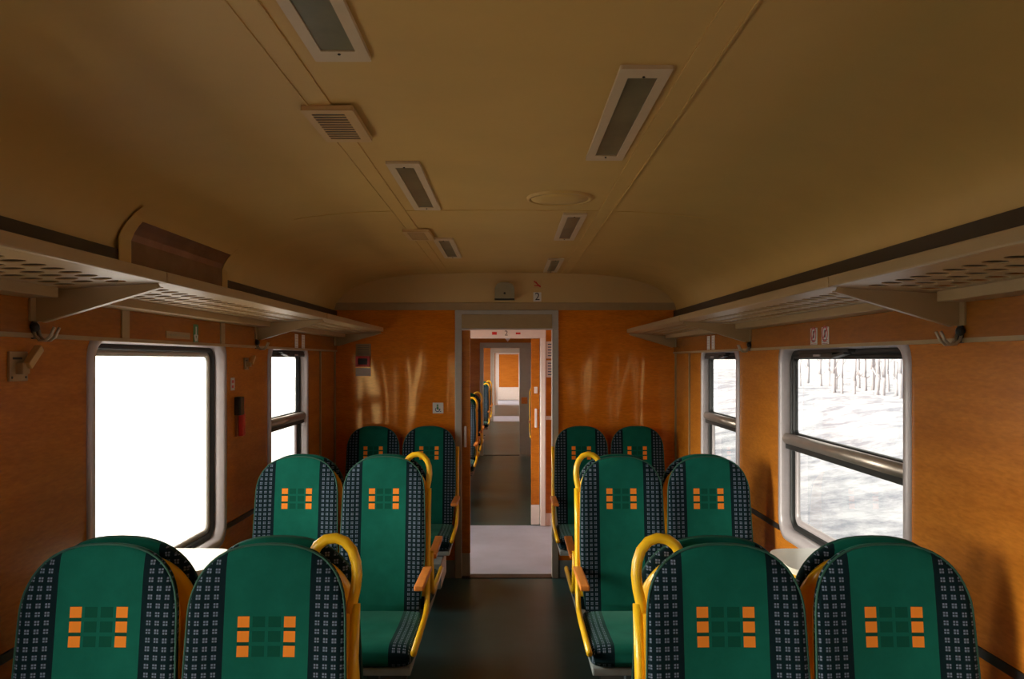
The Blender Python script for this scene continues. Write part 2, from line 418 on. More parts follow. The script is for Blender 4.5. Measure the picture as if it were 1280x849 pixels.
# ------------------------------------------------------------------ luggage racks
def rack(s):
    nm = ('left', 'right')[s > 0]
    root = tag(empty('luggage_rack', (s*W, 2.4, 1.97-(.012 if s > 0 else 0))), f'cream perforated luggage rack along the {nm} wall above the windows', 'luggage rack', 'luggage racks')
    off = Vector((-s*W, -2.4, -1.97))
    def put(mb, name, mat, par=root):
        mb.v = [tuple(Vector(p)+off) for p in mb.v]; return mb.build(name, mat, par)
    br = [-1.75, .29, 2.345, 4.40, 6.37]
    for a, b2 in zip(br, br[1:]):
        holes = []
        rows = (1.070, 1.142, 1.214)
        ny = int((b2-a-.12)/.077)
        st = a+((b2-a)-(ny-1)*.077)/2
        for ri, xr in enumerate(rows):
            for q in range(ny-(ri % 2)):
                yc = st+q*.077+(.0385 if ri % 2 else 0)
                holes.append([(xr+.0275*math.cos(2*PI*j/14), yc+.0275*math.sin(2*PI*j/14)) for j in range(14)])
        put(MB().plate([(.988, a+.004), (1.275, a+.004), (1.275, b2-.004), (.988, b2-.004)], holes,
                       lambda u, v, w: (s*u, v, 1.980-(u-.988)*.06+w), 0, .003), 'shelf_panel', M['rack'])
        x0, x1 = sorted((s*.968, s*.992))
        put(MB().box(x0, x1, a+.003, b2-.003, 1.980, 2.013, bev=.005), 'front_lip', M['rack'])
        x0, x1 = sorted((s*1.265, s*1.358))
        put(MB().box(x0, x1, a+.004, b2-.04, 1.934, 1.97, bev=.003), 'back_rail', M['rack'])
    for b2 in br[1:]:
        mb = MB().plate([(1.358, 1.962), (1.265, 1.962), (.995, 1.979), (.990, 1.970), (1.335, 1.868), (1.358, 1.868)], [], lambda u, v, w: (s*u, b2+w, v), -.002, .002)
        # folded bottom edge and wall flange
        p0, p1 = Vector((s*.990, b2, 1.970)), Vector((s*1.335, b2, 1.868)); dn = Vector((0, 0, -.003))
        e = Vector((0, .024, 0))
        mb.add([p0, p1, p1+e, p0+e, p0+dn, p1+dn, p1+e+dn, p0+e+dn], [(0, 1, 2, 3), (4, 5, 6, 7), (0, 1, 5, 4), (1, 2, 6, 5), (2, 3, 7, 6), (3, 0, 4, 7)])
        x0, x1 = sorted((s*1.352, s*1.3585)); mb.box(x0, x1, b2-.028, b2+.028, 1.868, 1.96)
        put(mb, 'bracket', M['rack'])
rack(-1); rack(1)

def coat_hook(s, y, label):
    root = tag(empty('coat_hook', (s*1.3575, y, 1.846-(.012 if s > 0 else 0))), label, 'coat hook', 'coat hooks under the rack brackets')
    MB().box(-.004, .004, -.012, .012, -.03, .0235, bev=.002).build('back_plate', M['black'], root)
    MB().sphere((-s*.012, -.018, .005), .013, 1, 1, 1.1).build('knob', M['black'], root)
    for dy in (-.014, .012):
        pts = [(-s*.004, dy, .0), (-s*.010, dy, -.02), (-s*.022, dy, -.034), (-s*.040, dy, -.034), (-s*.054, dy, -.022), (-s*.066, dy, .004)]
        MB().sweep(pts, .0042, .0055, 8, up=(0, 1, 0)).build('hook', M['steel'], root)
coat_hook(-1, 2.345, 'double coat hook under the nearest bracket on the left wall')
coat_hook(-1, 4.40, 'double coat hook under the second bracket on the left wall')
coat_hook(1, 2.345, 'double coat hook under the nearest bracket on the right wall')
coat_hook(1, 4.40, 'double coat hook under the second bracket on the right wall')

# ------------------------------------------------------------------ ceiling fittings
def light(x0, x1, y0, y1, label):
    cx, cy = (x0+x1)/2, (y0+y1)/2; z = zc(cx)
    root = tag(empty('ceiling_light', (cx, cy, z-.007)), label, 'ceiling light', 'unlit ceiling lights')
    hx, hy = (x1-x0)/2, (y1-y0)/2
    MB().plate(rrect(-hx, hx, -hy, hy, .004, 2), [rrect(-hx+.026, hx-.026, -hy+.062, hy-.062, .003, 2)], lambda u, v, w: (u, v, w), -.003, .012).build('lamp_frame', M['lampframe'], root)
    g = MB().box(-hx+.02, hx-.02, -hy+.05, hy-.05, .0005, .010).build('diffuser', M['diffuser'], root)
    for yy in (-hy+.05, hy-.05): MB().sphere((0, yy, -.005), .004, 1, 1, .5, 8).build('screw', M['black'], root)
light(-.413, -.284, .98, 1.85, 'ceiling light at the top left, cut off by the picture edge')
light(-.402, -.283, 2.81, 3.69, 'ceiling light left of centre, just beyond the slatted vent')
light(-.405, -.29, 4.575, 5.43, 'farthest ceiling light on the left seam, close to the end wall')
light(.298, .424, 1.894, 2.767, 'largest whole ceiling light, right of centre, with dark smoky pane')
light(.29, .405, 3.80, 4.62, 'small ceiling light just beyond the round hatch')
light(.30, .41, 5.5, 6.3, 'farthest ceiling light on the right, nearest the end wall')

def vent(y, label):
    x0, x1 = -.535, -.392; z = zc(.5)
    root = tag(empty('ceiling_vent', ((x0+x1)/2, y, z-.006)), label, 'vent', 'slatted ceiling vents')
    hx = (x1-x0)/2
    sl = [[(-hx+.022+i*0, -.125+i*.0235), (hx-.03, -.125+i*.0235), (hx-.03, -.109+i*.0235), (-hx+.022, -.109+i*.0235)] for i in range(11)]
    MB().plate(rrect(-hx, hx, -.16, .16, .006, 3), sl, lambda u, v, w: (u, v, w), -.012, -.0102).build('grille', M['vent'], root)
    MB().plate(rrect(-hx, hx, -.16, .16, .006, 3), [rrect(-hx+.006, hx-.006, -.154, .154, .004, 3)], lambda u, v, w: (u, v, w), -.0115, .002).build('housing', M['vent'], root)
    MB().box(-hx+.005, hx-.005, -.155, .155, -.0100, -.006).build('duct_back', M['slot'], root)
vent(2.335, 'slatted vent in the left ceiling seam between two lights')
vent(4.40, 'smaller looking slatted vent on the left seam before the far light')

root = tag(empty('ceiling_hatch', (.25, 3.44, zc(.25))), 'round shallow hatch in the ceiling beside the right seam', 'hatch')
def circ(r, z, n=40): return [(r*math.cos(2*PI*i/n), r*math.sin(2*PI*i/n), z) for i in range(n)]
MB().loops([circ(.142, .004), circ(.140, -.012), circ(.128, -.013), circ(.126, -.004)]).build('rim', M['ceiling'], root)
MB().loops([circ(.124, .004), circ(.122, -.010), circ(.06, -.013), circ(.005, -.013)], caplast=True).build('lid', M['ceiling'], root)

# brown sheet in a cream border on the left cove
def cove_strip(mb, y0, y1, za, zb, d, n=10):
    """band on the cove, following the ceiling curve from height za to zb, d in front of it"""
    def xat(z):
        b_ = max(0, min(1, (z-CT)/CB)); return -W*(1-b_**2.2)**(1/3.8)
    pts = []
    for i in range(n+1):
        z = za+(zb-za)*i/n
        x = max((xat(z) if z > CT else -W)+d*1.0, -W+d*.9+.012)
        pts.append((x, z))
    vs = []
    for y in (y0, y1):
        vs += [(x, y, z) for x, z in pts]+[(x-.004, y, z) for x, z in pts]
    m_ = n+1; fs = []
    for i in range(n):
        fs += [(i, i+1, 2*m_+i+1, 2*m_+i), (m_+i, m_+i+1, 3*m_+i+1, 3*m_+i), (i, i+1, m_+i+1, m_+i), (2*m_+i, 2*m_+i+1, 3*m_+i+1, 3*m_+i)]
    fs += [(0, m_, 3*m_, 2*m_), (n, m_+n, 3*m_+n, 2*m_+n)]
    mb.add(vs, fs, False)
root = tag(empty('cove_panel', (0, 0, 0)), 'curved brown sheet in a tan border above the left rack', 'panel')
mb = MB(); cove_strip(mb, 2.93, 3.86, 2.03, 2.262, .012); mb.build('brown_sheet', M['poster'], root)
mb = MB()
cove_strip(mb, 2.84, 2.93, 2.03, 2.30, .014); cove_strip(mb, 3.86, 3.93, 2.03, 2.30, .014); cove_strip(mb, 2.93, 3.86, 2.262, 2.30, .014)
mb.build('border', M['ceiling'], root)

# ------------------------------------------------------------------ end door
dr = tag(empty('door_1', (0, YE, 0)), 'open sliding doorway in the end wall with grey frame', 'door', None, 'structure')
fr = MB()
fr.box(DX0, -.350, -.03, .09, 0, 2.0, bev=.006); fr.box(.376, DX1, -.03, .09, 0, 2.0, bev=.006)
fr.box(DX0, DX1, -.03, .09, 2.0, DZ, bev=.006)
fr.build('door_frame', M['alu_dull'], dr)
fr = MB(); fr.box(-.35, .376, -.036, -.028, 2.008, 2.12, bev=.003); fr.build('header_panel', M['tan_trim'], dr)
lf = MB().box(-.372, -.283, .015, .055, .19, 1.995, bev=.006).build('door_leaf', M['wood'], dr)
MB().box(-.365, -.284, .012, .058, .01, .19, bev=.005).build('kick_plate', M['alu_dull'], lf)
MB().box(-.333, -.313, .0, .016, 1.05, 1.22, bev=.006).build('handle', M['white'], lf)
MB().box(-.35, .376, -.03, .09, -.005, .006, bev=.002).build('threshold', M['black'], dr)

# plates and signs on the end wall
root = tag(empty('alarm_box', (-.005, YE-.04, 2.235)), 'small grey domed box on the cream panel above the doorway', 'box')
dome = [(-.078, 0), (.078, 0), (.078, .085), (.062, .118), (.03, .133), (-.03, .133), (-.062, .118), (-.078, .085)]
MB().plate(dome, [], lambda u, v, w: (u, w, v+.005), -.05, .026).build('case', M['grey_box'], root)
MB().box(-.079, .079, -.052, .026, 0, .008).build('base', M['black'], root)
MB().sphere((0, -.05, .05), .009, 1, .5, 1, 10).build('button', M['black'], root)

root = tag(empty('class_sign', (.258, YE-.0125, 2.262)), 'white card with black numeral 2 above the doorway', 'sign')
MB().box(-.032, .032, -.002, .0, -.037, .037).build('card', M['paper'], root)
text('numeral', '2', .085, (0, -.003, 0), (PI/2, 0, 0), M['ink'], root)
root = tag(empty('no_smoking_sign', (.258, YE-.0125, 2.365)), 'small sign with red strokes above the numeral card', 'sign')
MB().box(-.034, .034, -.002, .0, -.034, .034).build('card', M['vent'], root)
mk = MB(); mk.box(-.036, .036, -.004, -.002, -.005, .005, rot=Matrix.Rotation(.75, 3, 'Y')); mk.box(-.025, .025, -.004, -.002, -.017, -.009); mk.box(-.004, .004, -.0045, -.002, -.02, .02, rot=Matrix.Rotation(-.5, 3, 'Y')); mk.build('red_mark', M['red'], root)

root = tag(empty('accessibility_sticker', (-.542, YE+.0005, 1.367)), 'white square sticker with a dark figure left of the doorway', 'sticker')
MB().box(-.043, .043, -.002, .0, -.043, .043).build('card', M['paper'], root)
f = MB(); f.sphere((-.004, -.003, .022), .008, 1, .2, 1, 10); f.box(-.011, .004, -.004, -.002, -.012, .012); f.build('green_figure', M['greenink'], root)
f = MB(); f.sweep([(-.004+.017*math.cos(a), -.003, -.012+.017*math.sin(a)) for a in [PI*.75+i*PI*1.25/10 for i in range(11)]], .003, n=6, up=(0, 1, 0)); f.box(.0, .02, -.004, -.002, -.012, -.006); f.box(.014, .026, -.004, -.002, -.03, -.024); f.build('blue_wheel', M['blueink'], root)

root = tag(empty('emergency_handle_box', (-1.144, YE, 1.70)), 'red framed emergency pull box with stickers left on the end wall', 'emergency box')
MB().box(-.060, .060, -.004, 0, .085, .185).build('instruction_plate', M['tan_trim'], root)
ln = MB()
for i in range(5): ln.box(-.045, .045, -.006, -.003, .10+i*.017, .104+i*.017)
ln.build('printed_lines', M['ink'], root)
MB().plate(rrect(-.058, .055, .0, .085, .006, 2), [rrect(-.04, .037, .018, .067, .004, 2)], lambda u, v, w: (u, -w, v), 0, .03).build('red_frame', M['red'], root)
MB().box(-.042, .04, -.012, 0, .015, .07).build('pull_grip', M['black'], root)
MB().box(-.06, .06, -.003, 0, -.075, -.01).build('lower_sticker', M['paper'], root)

# ------------------------------------------------------------------ side wall fittings
def lever(y, z, size, label):
    root = tag(empty('wall_lever', (-W, y, z)), label, 'lever', 'lever catches on the left wall')
    h = .045*size
    MB().box(0, .008, -h, h, -h, h*.98, bev=.002).build('plate', M['tan_trim'], root)
    MB().box(.006, .03, -.018*size, .018*size, -.025*size, .011*size, bev=.005).build('hub', M['tan_trim'], root)
    MB().box(.022, .045, -.012*size, .012*size, -.055*size, .055*size, bev=.004, rot=Matrix.Rotation(-.62, 3, 'X')).v
    a = MB().box(.020, .042, .0, .085*size, -.012*size, .012*size, bev=.004)
    R_ = Matrix.Rotation(math.radians(42), 3, 'X')
    a.v = [tuple(R_ @ Vector(p)) for p in a.v]; a.build('arm', M['vent'], root)
    for yy in (-h*.75, h*.75): MB().sphere((.008, yy, -h*.75), .004, .5, 1, 1, 8).build('screw', M['black'], root)
    MB().box(.0075, .009, -h*.7, h*.3, h*.45, h*.6).build('printing', M['ink'], root)
lever(2.287, 1.737, .95, 'cream square plate with tilted lever, nearest on the left wall')
lever(4.27, 1.735, .7, 'small tilted lever between the two left windows')

root = tag(empty('emergency_hammer', (-W-.001, 4.14, 1.36)), 'red and black emergency hammer holder between the left windows', 'hammer')
MB().box(0, .035, -.045, .015, .11, .205, bev=.006).build('black_head', M['black'], root)
MB().box(0, .012, -.035, .045, .0, .20, bev=.003).build('back_plate', M['wood_dark'], root)
MB().box(.01, .034, -.01, .036, .0, .12, bev=.007).build('red_grip', M['red'], root)
MB().box(.01, .028, .018, .04, .11, .2, bev=.005).build('red_clip', M['red'], root)
root = tag(empty('hammer_sticker', (-W, 4.07, 1.632)), 'small white sticker above the emergency hammer', 'sticker')
MB().box(0, .002, -.028, .028, -.032, .032).build('card', M['paper'], root)
f = MB(); f.box(.002, .003, -.015, .015, .005, .02); f.box(.002, .003, -.015, .01, -.02, -.006); f.build('mark', M['red'], root)

root = tag(empty('label_plate', (-W+.016, 3.36, 1.858)), 'narrow tan label plate above the near left window', 'label plate')
MB().box(0, .004, -.12, .12, -.014, .014).build('plate', M['tan_trim'], root)
f = MB()
for i in range(9): f.box(.004, .005, -.105+i*.024, -.09+i*.024, -.005, .005)
f.build('printing', M['grey_box'], root)
root = tag(empty('figure_sticker', (-W+.016, 3.55, 1.872)), 'tiny dark sticker of a figure beside the label plate', 'sticker')
MB().box(0, .003, -.025, .025, -.04, .04).build('card', M['greenink'], root)
f = MB(); f.box(.003, .004, -.006, .006, -.01, .03); f.box(.003, .004, -.018, -.004, -.035, -.005, rot=Matrix.Rotation(.4, 3, 'X')); f.box(.003, .004, .004, .016, -.035, -.005, rot=Matrix.Rotation(-.4, 3, 'X')); f.build('figure', M['paper'], root)

def pict(s, y, z, h, w, label, kind, group):
    root = tag(empty('notice_sticker', (s*(W-.016), y, z-.012)), label, 'sticker', group)
    x0, x1 = sorted((0, -s*.002))
    MB().box(x0, x1, -w/2, w/2, -h/2, h/2).build('card', M['paper'], root)
    xm = -s*.003
    if kind == 'ring':
        f = MB(); R_ = w*.36
        f.sweep([(xm, R_*math.cos(2*PI*i/20), .1*h+R_*1.15*math.sin(2*PI*i/20)) for i in range(20)], .0035, .0012, 6, up=(1, 0, 0), closed=True)
        f.sweep([(xm, -R_*.7, .1*h+R_*.75), (xm, R_*.7, .1*h-R_*.75)], .003, .0012, 6, up=(1, 0, 0))
        f.box(min(xm, xm+s*.001), max(xm, xm+s*.001), -w*.4, w*.4, h*.43, h*.46); f.box(min(xm, xm+s*.001), max(xm, xm+s*.001), -w*.4, w*.4, -h*.46, -h*.43)
        f.build('red_ring', M['red'], root)
        g = MB(); g.box(min(xm, xm+s*.001), max(xm, xm+s*.001), -.005, .006, .1*h-.015, .1*h+.016); g.build('pictogram', M['ink'], root)
        g = MB()
        for i in range(3): g.box(min(xm, xm+s*.001), max(xm, xm+s*.001), -w*.36, w*.36, -h*.25-i*.008, -h*.22-i*.008)
        g.build('printed_lines', M['ink'], root)
    else:
        g = MB()
        for i in range(6): g.box(min(xm, xm+s*.001), max(xm, xm+s*.001), -w*.36, w*.36, h*.36-i*.018, h*.40-i*.018)
        g.build('printed_lines', M['steel'], root)
pict(1, 3.478, 1.869, .072, .075, 'red ringed notice above the near right window, the one farther along', 'ring', 'red notices above right window')
pict(1, 3.353, 1.869, .072, .075, 'red ringed notice above the near right window, the one nearer', 'ring', 'red notices above right window')
pict(-1, 5.23, 1.89, .09, .075, 'pale notice above the far left window, nearer of the pair', 'text', 'notices above far left window')
pict(-1, 5.40, 1.89, .09, .075, 'pale notice above the far left window, farther of the pair', 'text', 'notices above far left window')
pict(1, 5.32, 1.88, .09, .07, 'pale notice above the far right window, farther of the pair', 'text', 'notices above far right window')
pict(1, 5.20, 1.88, .09, .07, 'pale notice above the far right window, nearer of the pair', 'text', 'notices above far right window')

# window tables
def table(s):
    nm = ('left', 'right')[s > 0]
    root = tag(empty('window_table', (s*W, 3.13, .955)), f'small cream fold-out table under the near {nm} window', 'table', 'window tables')
    out = [(0, -.2), (.2, -.2)]+[(.2+.09*math.sin(a), -.11-.09*math.cos(a)) for a in [i*PI/2/6 for i in range(1, 7)]]
    out += [(.29-.09*(1-math.cos(a)), .08+.09*math.sin(a)) for a in [i*PI/2/6 for i in range(0, 7)]]+[(0, .17)]
    MB().plate(out, [], lambda u, v, w: (-s*u, v, w), .0, .022).build('top', M['table'], root)
    MB().plate([(u*1.012, v*1.015) for u, v in out], [], lambda u, v, w: (-s*u, v, w), -.026, .0).build('edge', M['yellow'], root)
    MB().plate([(0, -.02), (.2, -.02), (0, -.16)], [], lambda u, v, w: (-s*u, w, v), -.015, .015).build('support', M['steel'], root)
table(-1); table(1)

# ------------------------------------------------------------------ seats
TOP = 1.265
REC = .13
def hw(d):
    A = .203+.009*min(1, max(0, (d-.1)/.3))-.025*min(1, max(0, (d-.5)/.27))
    t = max(0, 1-min(1, d/.185))
    return A*max(0, 1-t**2.45)**(1/2.45)
def outline(scale_x=1, grow=0, zbot=.50):
    ds = [0]+[.185*(1-math.cos(i*PI/2/13)) for i in range(1, 14)]+[.185+i*(TOP-zbot-.185)/8 for i in range(1, 9)]
    R_ = [((hw(d)*scale_x if d > 0 else 0), TOP-d) for d in ds]
    pts = R_+[(-x, z) for x, z in reversed(R_[1:])]
    if grow:
        c = []
        for i in range(len(pts)):
            a = Vector(pts[i-1]); b_ = Vector(pts[(i+1) % len(pts)]); t = (b_-a)
            nrm = Vector((-t.y, t.x)); nrm = nrm.normalized() if nrm.length else Vector((0, 1))
            if nrm.dot(Vector((pts[i][0], pts[i][1]-.95))) < 0: nrm = -nrm
            c.append((pts[i][0]+nrm.x*grow, pts[i][1]+nrm.y*grow))
        pts = c
    return pts
def yrec(z): return (z-TOP)*REC
def bow(x, z):   # the side bolsters come forward of the middle
    q = min(1, abs(x)/.2); return -.016*q**3*min(1, max(0, (TOP-z)/.15))
def pad_mesh():
    mb = MB()
    def lp(g, dy, sc=1):
        o = outline(grow=g)
        cz = .90
        return [(x*sc, yrec(cz+(z-cz)*sc)+dy+bow(x*sc, cz+(z-cz)*sc), cz+(z-cz)*sc) for x, z in o]
    mb.loops([lp(-.012, .034), lp(0, .026), lp(.002, .014), lp(-.003, .005), lp(-.012, .0), lp(-.012, -.004, .9), lp(-.012, -.004, .75), lp(-.012, -.003, .5), lp(-.012, -.002, .25), lp(-.012, -.002, .06)], capfirst=True, caplast=True)
    return mb
def piping_mesh():
    o = outline(grow=.0)
    pts = [(x, yrec(z)+.006+bow(x, z), z) for x, z in o if z > .52]
    # open path: start bottom right up over the top to bottom left
    half = len(outline())//2+1
    r = [(x, z) for x, z in o[:half] if z > .52]; l = [(x, z) for x, z in o[half:] if z > .52]
    path = [(x, yrec(z)+.007+bow(x, z), z) for x, z in list(reversed(r))+list(reversed(l))]
    return MB().sweep(path, .0035, n=6, up=(0, 1, 0))
def shell_mesh():
    mb = MB()
    def lp(g, dy, sc=1): 
        o = outline(grow=g); cz = .9
        lowz = lambda z: z-.035*max(0, (z-.9)/.365)
        return [(x*sc, yrec(cz+(lowz(z)-cz)*sc)+dy+bow(x*sc, cz+(lowz(z)-cz)*sc), cz+(lowz(z)-cz)*sc) for x, z in o]
    mb.loops([lp(-.02, .026), lp(-.004, .026), lp(-.001, .032), lp(-.003, .045), lp(-.02, .050), lp(-.02, .054, .6), lp(-.02, .054, .1)], capfirst=True, caplast=True)
    return mb
def cushion_mesh():
    mb = MB(); secs = []
    for y, zt, zb, wx in ((-.085, .50, .43, .195), (-.10, .515, .42, .203), (-.3, .508, .415, .212), (-.5, .518, .415, .213), (-.58, .522, .42, .212), (-.612, .512, .43, .208), (-.625, .49, .45, .2)):
        r = []
        for i in range(28):
            a = 2*PI*i/28; ca, sa = math.cos(a), math.sin(a); e = .35
            r.append((wx*math.copysign(abs(ca)**e, ca), y, (zt+zb)/2+(zt-zb)/2*math.copysign(abs(sa)**e, sa)))
        secs.append(r)
    return mb.loops(secs, capfirst=True, caplast=True)
MESH = {}
def seat(aisle, ring, arm_on=True, low=False, rail_tall=False):
    """aisle: 0 for a window seat, +1/-1 for the side that carries the yellow rail"""
    root = empty('coach_seat')
    def put(key, fn, name, mat):
        if key not in MESH:
            o = fn().build(name, mat, root); MESH[key] = o.data
        else:
            o = bpy.data.objects.new(name, MESH[key]); COL.objects.link(o); o.parent = root
        return o
    bk = put('pad_low' if low else 'pad', pad_mesh, 'backrest', M['pad_low' if low else 'pad'])
    p = put('pip', piping_mesh, 'piping', M['piping']); p.parent = bk
    put('shell', shell_mesh, 'back_shell', M['yellow'])
    put('cush', cushion_mesh, 'seat_cushion', M['cush'])
    put('pan', lambda: MB().box(-.205, .205, -.6, -.06, .385, .42, bev=.008), 'seat_pan', M['pan'])
    put('leg', lambda: MB().box(-.028, .028, -.36, -.30, .012, .39, bev=.006).box(-.07, .07, -.48, -.18, 0, .014, bev=.004), 'leg', M['legm'])
    if aisle:
        a = aisle; tall = ring or rail_tall
        def rail():
            mb = MB()
            pts = [(a*.221, .03, 1.10), (a*.221, .0, .95), (a*.222, -.03, .75), (a*.223, -.055, .60), (a*.223, -.075, .545), (a*.223, -.12, .515), (a*.223, -.2, .505), (a*.223, -.64, .50)]
            if not tall: pts = pts[2:]
            return mb.sweep(pts, .017, .0135, 12, up=(1, 0, 0))
        put(('rail', a, tall), rail, 'side_rail', M['yellow'])
        def arm():
            mb = MB().box(-.022, .022, -.20, .20, -.012, .012, bev=.006)
            mb.v = [(x+a*.225, y-.265, z+.72+(-y)*.03) for x, y, z in mb.v]; return mb
        if arm_on: put(('arm', a), arm, 'armrest', M['arm'])
        if ring:
            def hd():
                pts = [(.098, 1.218), (.104, 1.240), (.117, 1.262), (.138, 1.277), (.165, 1.281), (.190, 1.272), (.210, 1.249), (.221, 1.218), (.224, 1.185), (.221, 1.150), (.214, 1.115), (.208, 1.085)]
                return MB().sweep([(a*x, .036+(z-1.2)*.1, z-.008) for x, z in pts], .0145, n=12, up=(0, 1, 0))
            put(('ring', a), hd, 'grab_handle', M['yellow'])
    return root

GAP = .108     # distance between the front faces of two backs standing back to back
rows = [(2.12, 0.0), (4.07, -.003), (6.33, -.035)]
nm = {0: 'nearest', 1: 'middle', 2: 'farthest'}
for ri, (y, dz) in enumerate(rows):
    for s in (-1, 1):
        side = ('left', 'right')[s > 0]
        for pos, xc in (('aisle', .60), ('window', 1.04)):
            # facing the camera
            o = seat((-s if pos == 'aisle' else 0), ri < 2, True, ri == 0 and s < 0 and pos == 'aisle', ri == 2)
            o.location = (s*xc, y, dz)
            where = {0: 'nearest row facing the camera', 1: 'middle row facing the camera', 2: 'last row against the end wall'}[ri]
            tag(o, f'green patterned coach seat, {where}, {side} side, by the {pos}', 'seat', 'green coach seats')
            if ri < 2:
                o = seat((s if pos == 'aisle' and ri == 1 else 0), False)
                o.location = (s*xc, y+GAP, dz); o.rotation_euler = (0, 0, PI)
                tag(o, f'green patterned coach seat turned away behind the {nm[ri]} row, {side} side, by the {pos}', 'seat', 'green coach seats')
root = tag(empty('underseat_box', (-.53, 5.80, 0)), 'grey box with pale side under the last left aisle seat', 'box')
MB().box(-.10, .09, -.28, .15, .17, .345, bev=.006).build('case', M['baseb'], root)
MB().box(.088, .094, -.27, .14, .18, .335, bev=.002).build('side_cover', M['white'], root)
MB().box(-.09, -.03, -.10, .05, 0, .175).build('foot', M['legm'], root)

# ------------------------------------------------------------------ beyond the doorway
def slab_wall(mb, y0, y1, x_in, holes):
    """side wall piece with rectangular openings between y0 and y1"""
    s = 1 if x_in > 0 else -1
    mb.plate([(y0, 0), (y1, 0), (y1, 2.3), (y0, 2.3)], [[(a, c), (b_, c), (b_, d), (a, d)] for a, b_, c, d in holes], lambda u, v, w: (x_in+s*w, u, v), 0, .06)
def cross_wall(mb, y, x0, x1, zt=1.985):
    mb.plate([(-W-.05, 0), (x0, 0), (x0, zt), (x1, zt), (x1, 0), (W+.05, 0), (W+.05, 2.5), (-W-.05, 2.5)], [], lambda u, v, w: (u, y+w, v), 0, .05)

YV1, YB2, YC1, YC2, YD1, YD2, YEND = 8.48, 8.53, 14.7, 22.8, 25.0, 31.0, 35.0
zones = [(YE+.06, YV1, 'floor_light'), (YV1, YC1, 'floor'), (YC1, YC2, 'floor'), (YC2, YD1, 'floor_light'), (YD1, YD2, 'floor'), (YD2, YEND, 'floor_light')]
for i, (a, b_, mn) in enumerate(zones):
    struct('floor', box(-W-.05, W+.05, a, b_, -.08, 0), M[mn], ('pale vestibule floor' if mn == 'floor_light' else 'dark saloon floor')+' beyond the doorway', 'floor')
    struct('ceiling', box(-W-.05, W+.05, a, b_, 2.3, 2.36), M['ceiling'], 'flat tan ceiling beyond the doorway', 'ceiling')
for s in (-1, 1):
    mb = MB()
    slab_wall(mb, YE+.06, YV1, s*1.375, [(6.8, 8.1, .75, 1.95)])
    slab_wall(mb, YV1, YC1, s*1.375, [(9.2+i*2.6, 10.2+i*2.6, .9, 1.8) for i in range(2)])
    slab_wall(mb, YC1, YC2, s*1.375, [(15.2+i*1.9, 16.5+i*1.9, .85, 1.85) for i in range(4)])
    slab_wall(mb, YC2, YD1, s*1.375, [(23.2, 24.6, .5, 1.95)])
    slab_wall(mb, YD1, YD2, s*1.375, [(25.5+i*1.9, 26.8+i*1.9, .85, 1.85) for i in range(3)])
    slab_wall(mb, YD2, YEND, s*1.375, [(31.6, 34.3, .4, 1.95)])
    struct('wall_left' if s < 0 else 'wall_right', mb, M['wood'], ('left' if s < 0 else 'right')+' laminate side wall beyond the doorway', 'wall')
mb = MB(); cross_wall(mb, YV1, -.46, .42); struct('wall_partition', mb, M['wood'], 'laminate partition at the far side of the vestibule', 'wall')
mb = MB(); cross_wall(mb, YC1, -.45, .44); struct('wall_partition', mb, M['wood'], 'laminate partition at the end of the second saloon', 'wall')
mb = MB(); cross_wall(mb, YC2, -.45, .45); struct('wall_partition', mb, M['wood'], 'laminate partition at the end of the third saloon', 'wall')
mb = MB(); cross_wall(mb, YD1, -.45, .45); cross_wall(mb, YD2, -.45, .45); struct('wall_partition', mb, M['wood'], 'laminate partitions far along the train', 'wall')
struct('wall_end', box(-W-.05, W+.05, YEND, YEND+.06, 0, 2.4), M['wood'], 'laminate wall closing the far end of the train', 'wall')

# second doorway (far side of the vestibule)
d2 = tag(empty('door_2', (0, YV1, 0)), 'white framed doorway at the far side of the vestibule', 'door', None, 'structure')
fr = MB(); fr.box(-.50, -.455, -.04, .07, 0, 2.0, bev=.006); fr.box(.357, .417, -.05, .07, 0, 2.0, bev=.012); fr.box(-.50, .417, -.04, .07, 1.984, 2.11, bev=.006)
fr.build('door_frame', M['white'], d2)
lf = MB().box(.262, .352, -.01, .035, .22, 1.98, bev=.006).build('door_leaf', M['wood'], d2)
MB().box(.262, .352, -.014, .04, .01, .22, bev=.006).build('kick_plate', M['white'], lf)
MB().box(.30, .325, -.03, -.01, 1.04, 1.24, bev=.006).build('handle', M['white'], lf)
MB().box(.295, .33, -.03, -.01, 1.40, 1.47, bev=.006).build('lock', M['white'], lf)
sg = MB().box(-.04, .04, -.044, -.04, 2.0, 2.07).build('class_card', M['paper'], d2)
text('numeral', '2', .075, (0, -.046, 2.035), (PI/2, 0, 0), M['ink'], d2)
sg = MB().box(-.16, -.09, -.044, -.04, 2.0, 2.07).box(.09, .16, -.044, -.04, 2.0, 2.07).build('notice_card', M['paper'], d2)
g = MB(); g.box(-.15, -.10, -.046, -.044, 2.02, 2.05, rot=None); g.box(.1, .15, -.046, -.044, 2.025, 2.045); g.build('red_mark', M['red'], d2)
# notices on the partition, right of the second doorway
for zz, lb in ((1.86, 'upper pale notice on the wall beyond the vestibule door'), (1.66, 'lower pale notice on the wall beyond the vestibule door')):
    r = tag(empty('wall_notice', (.50, YV1, zz)), lb, 'notice', 'pale notices in the vestibule')
    MB().box(-.075, .09, -.004, 0, -.09, .09).build('sheet', M['paper'], r)
    g = MB()
    for i in range(5): g.box(-.06, .075, -.006, -.004, .055-i*.03, .065-i*.03)
    g.build('printed_lines', M['blueink'], r)
MBt = MB().box(.42, 1.3, YV1-.012, YV1, 0, .13).box(.42, 1.3, YV1-.01, YV1, 1.12, 1.16)
struct('trim_17', MBt, M['white'], 'pale rails on the wall at the right of the vestibule', 'trim')

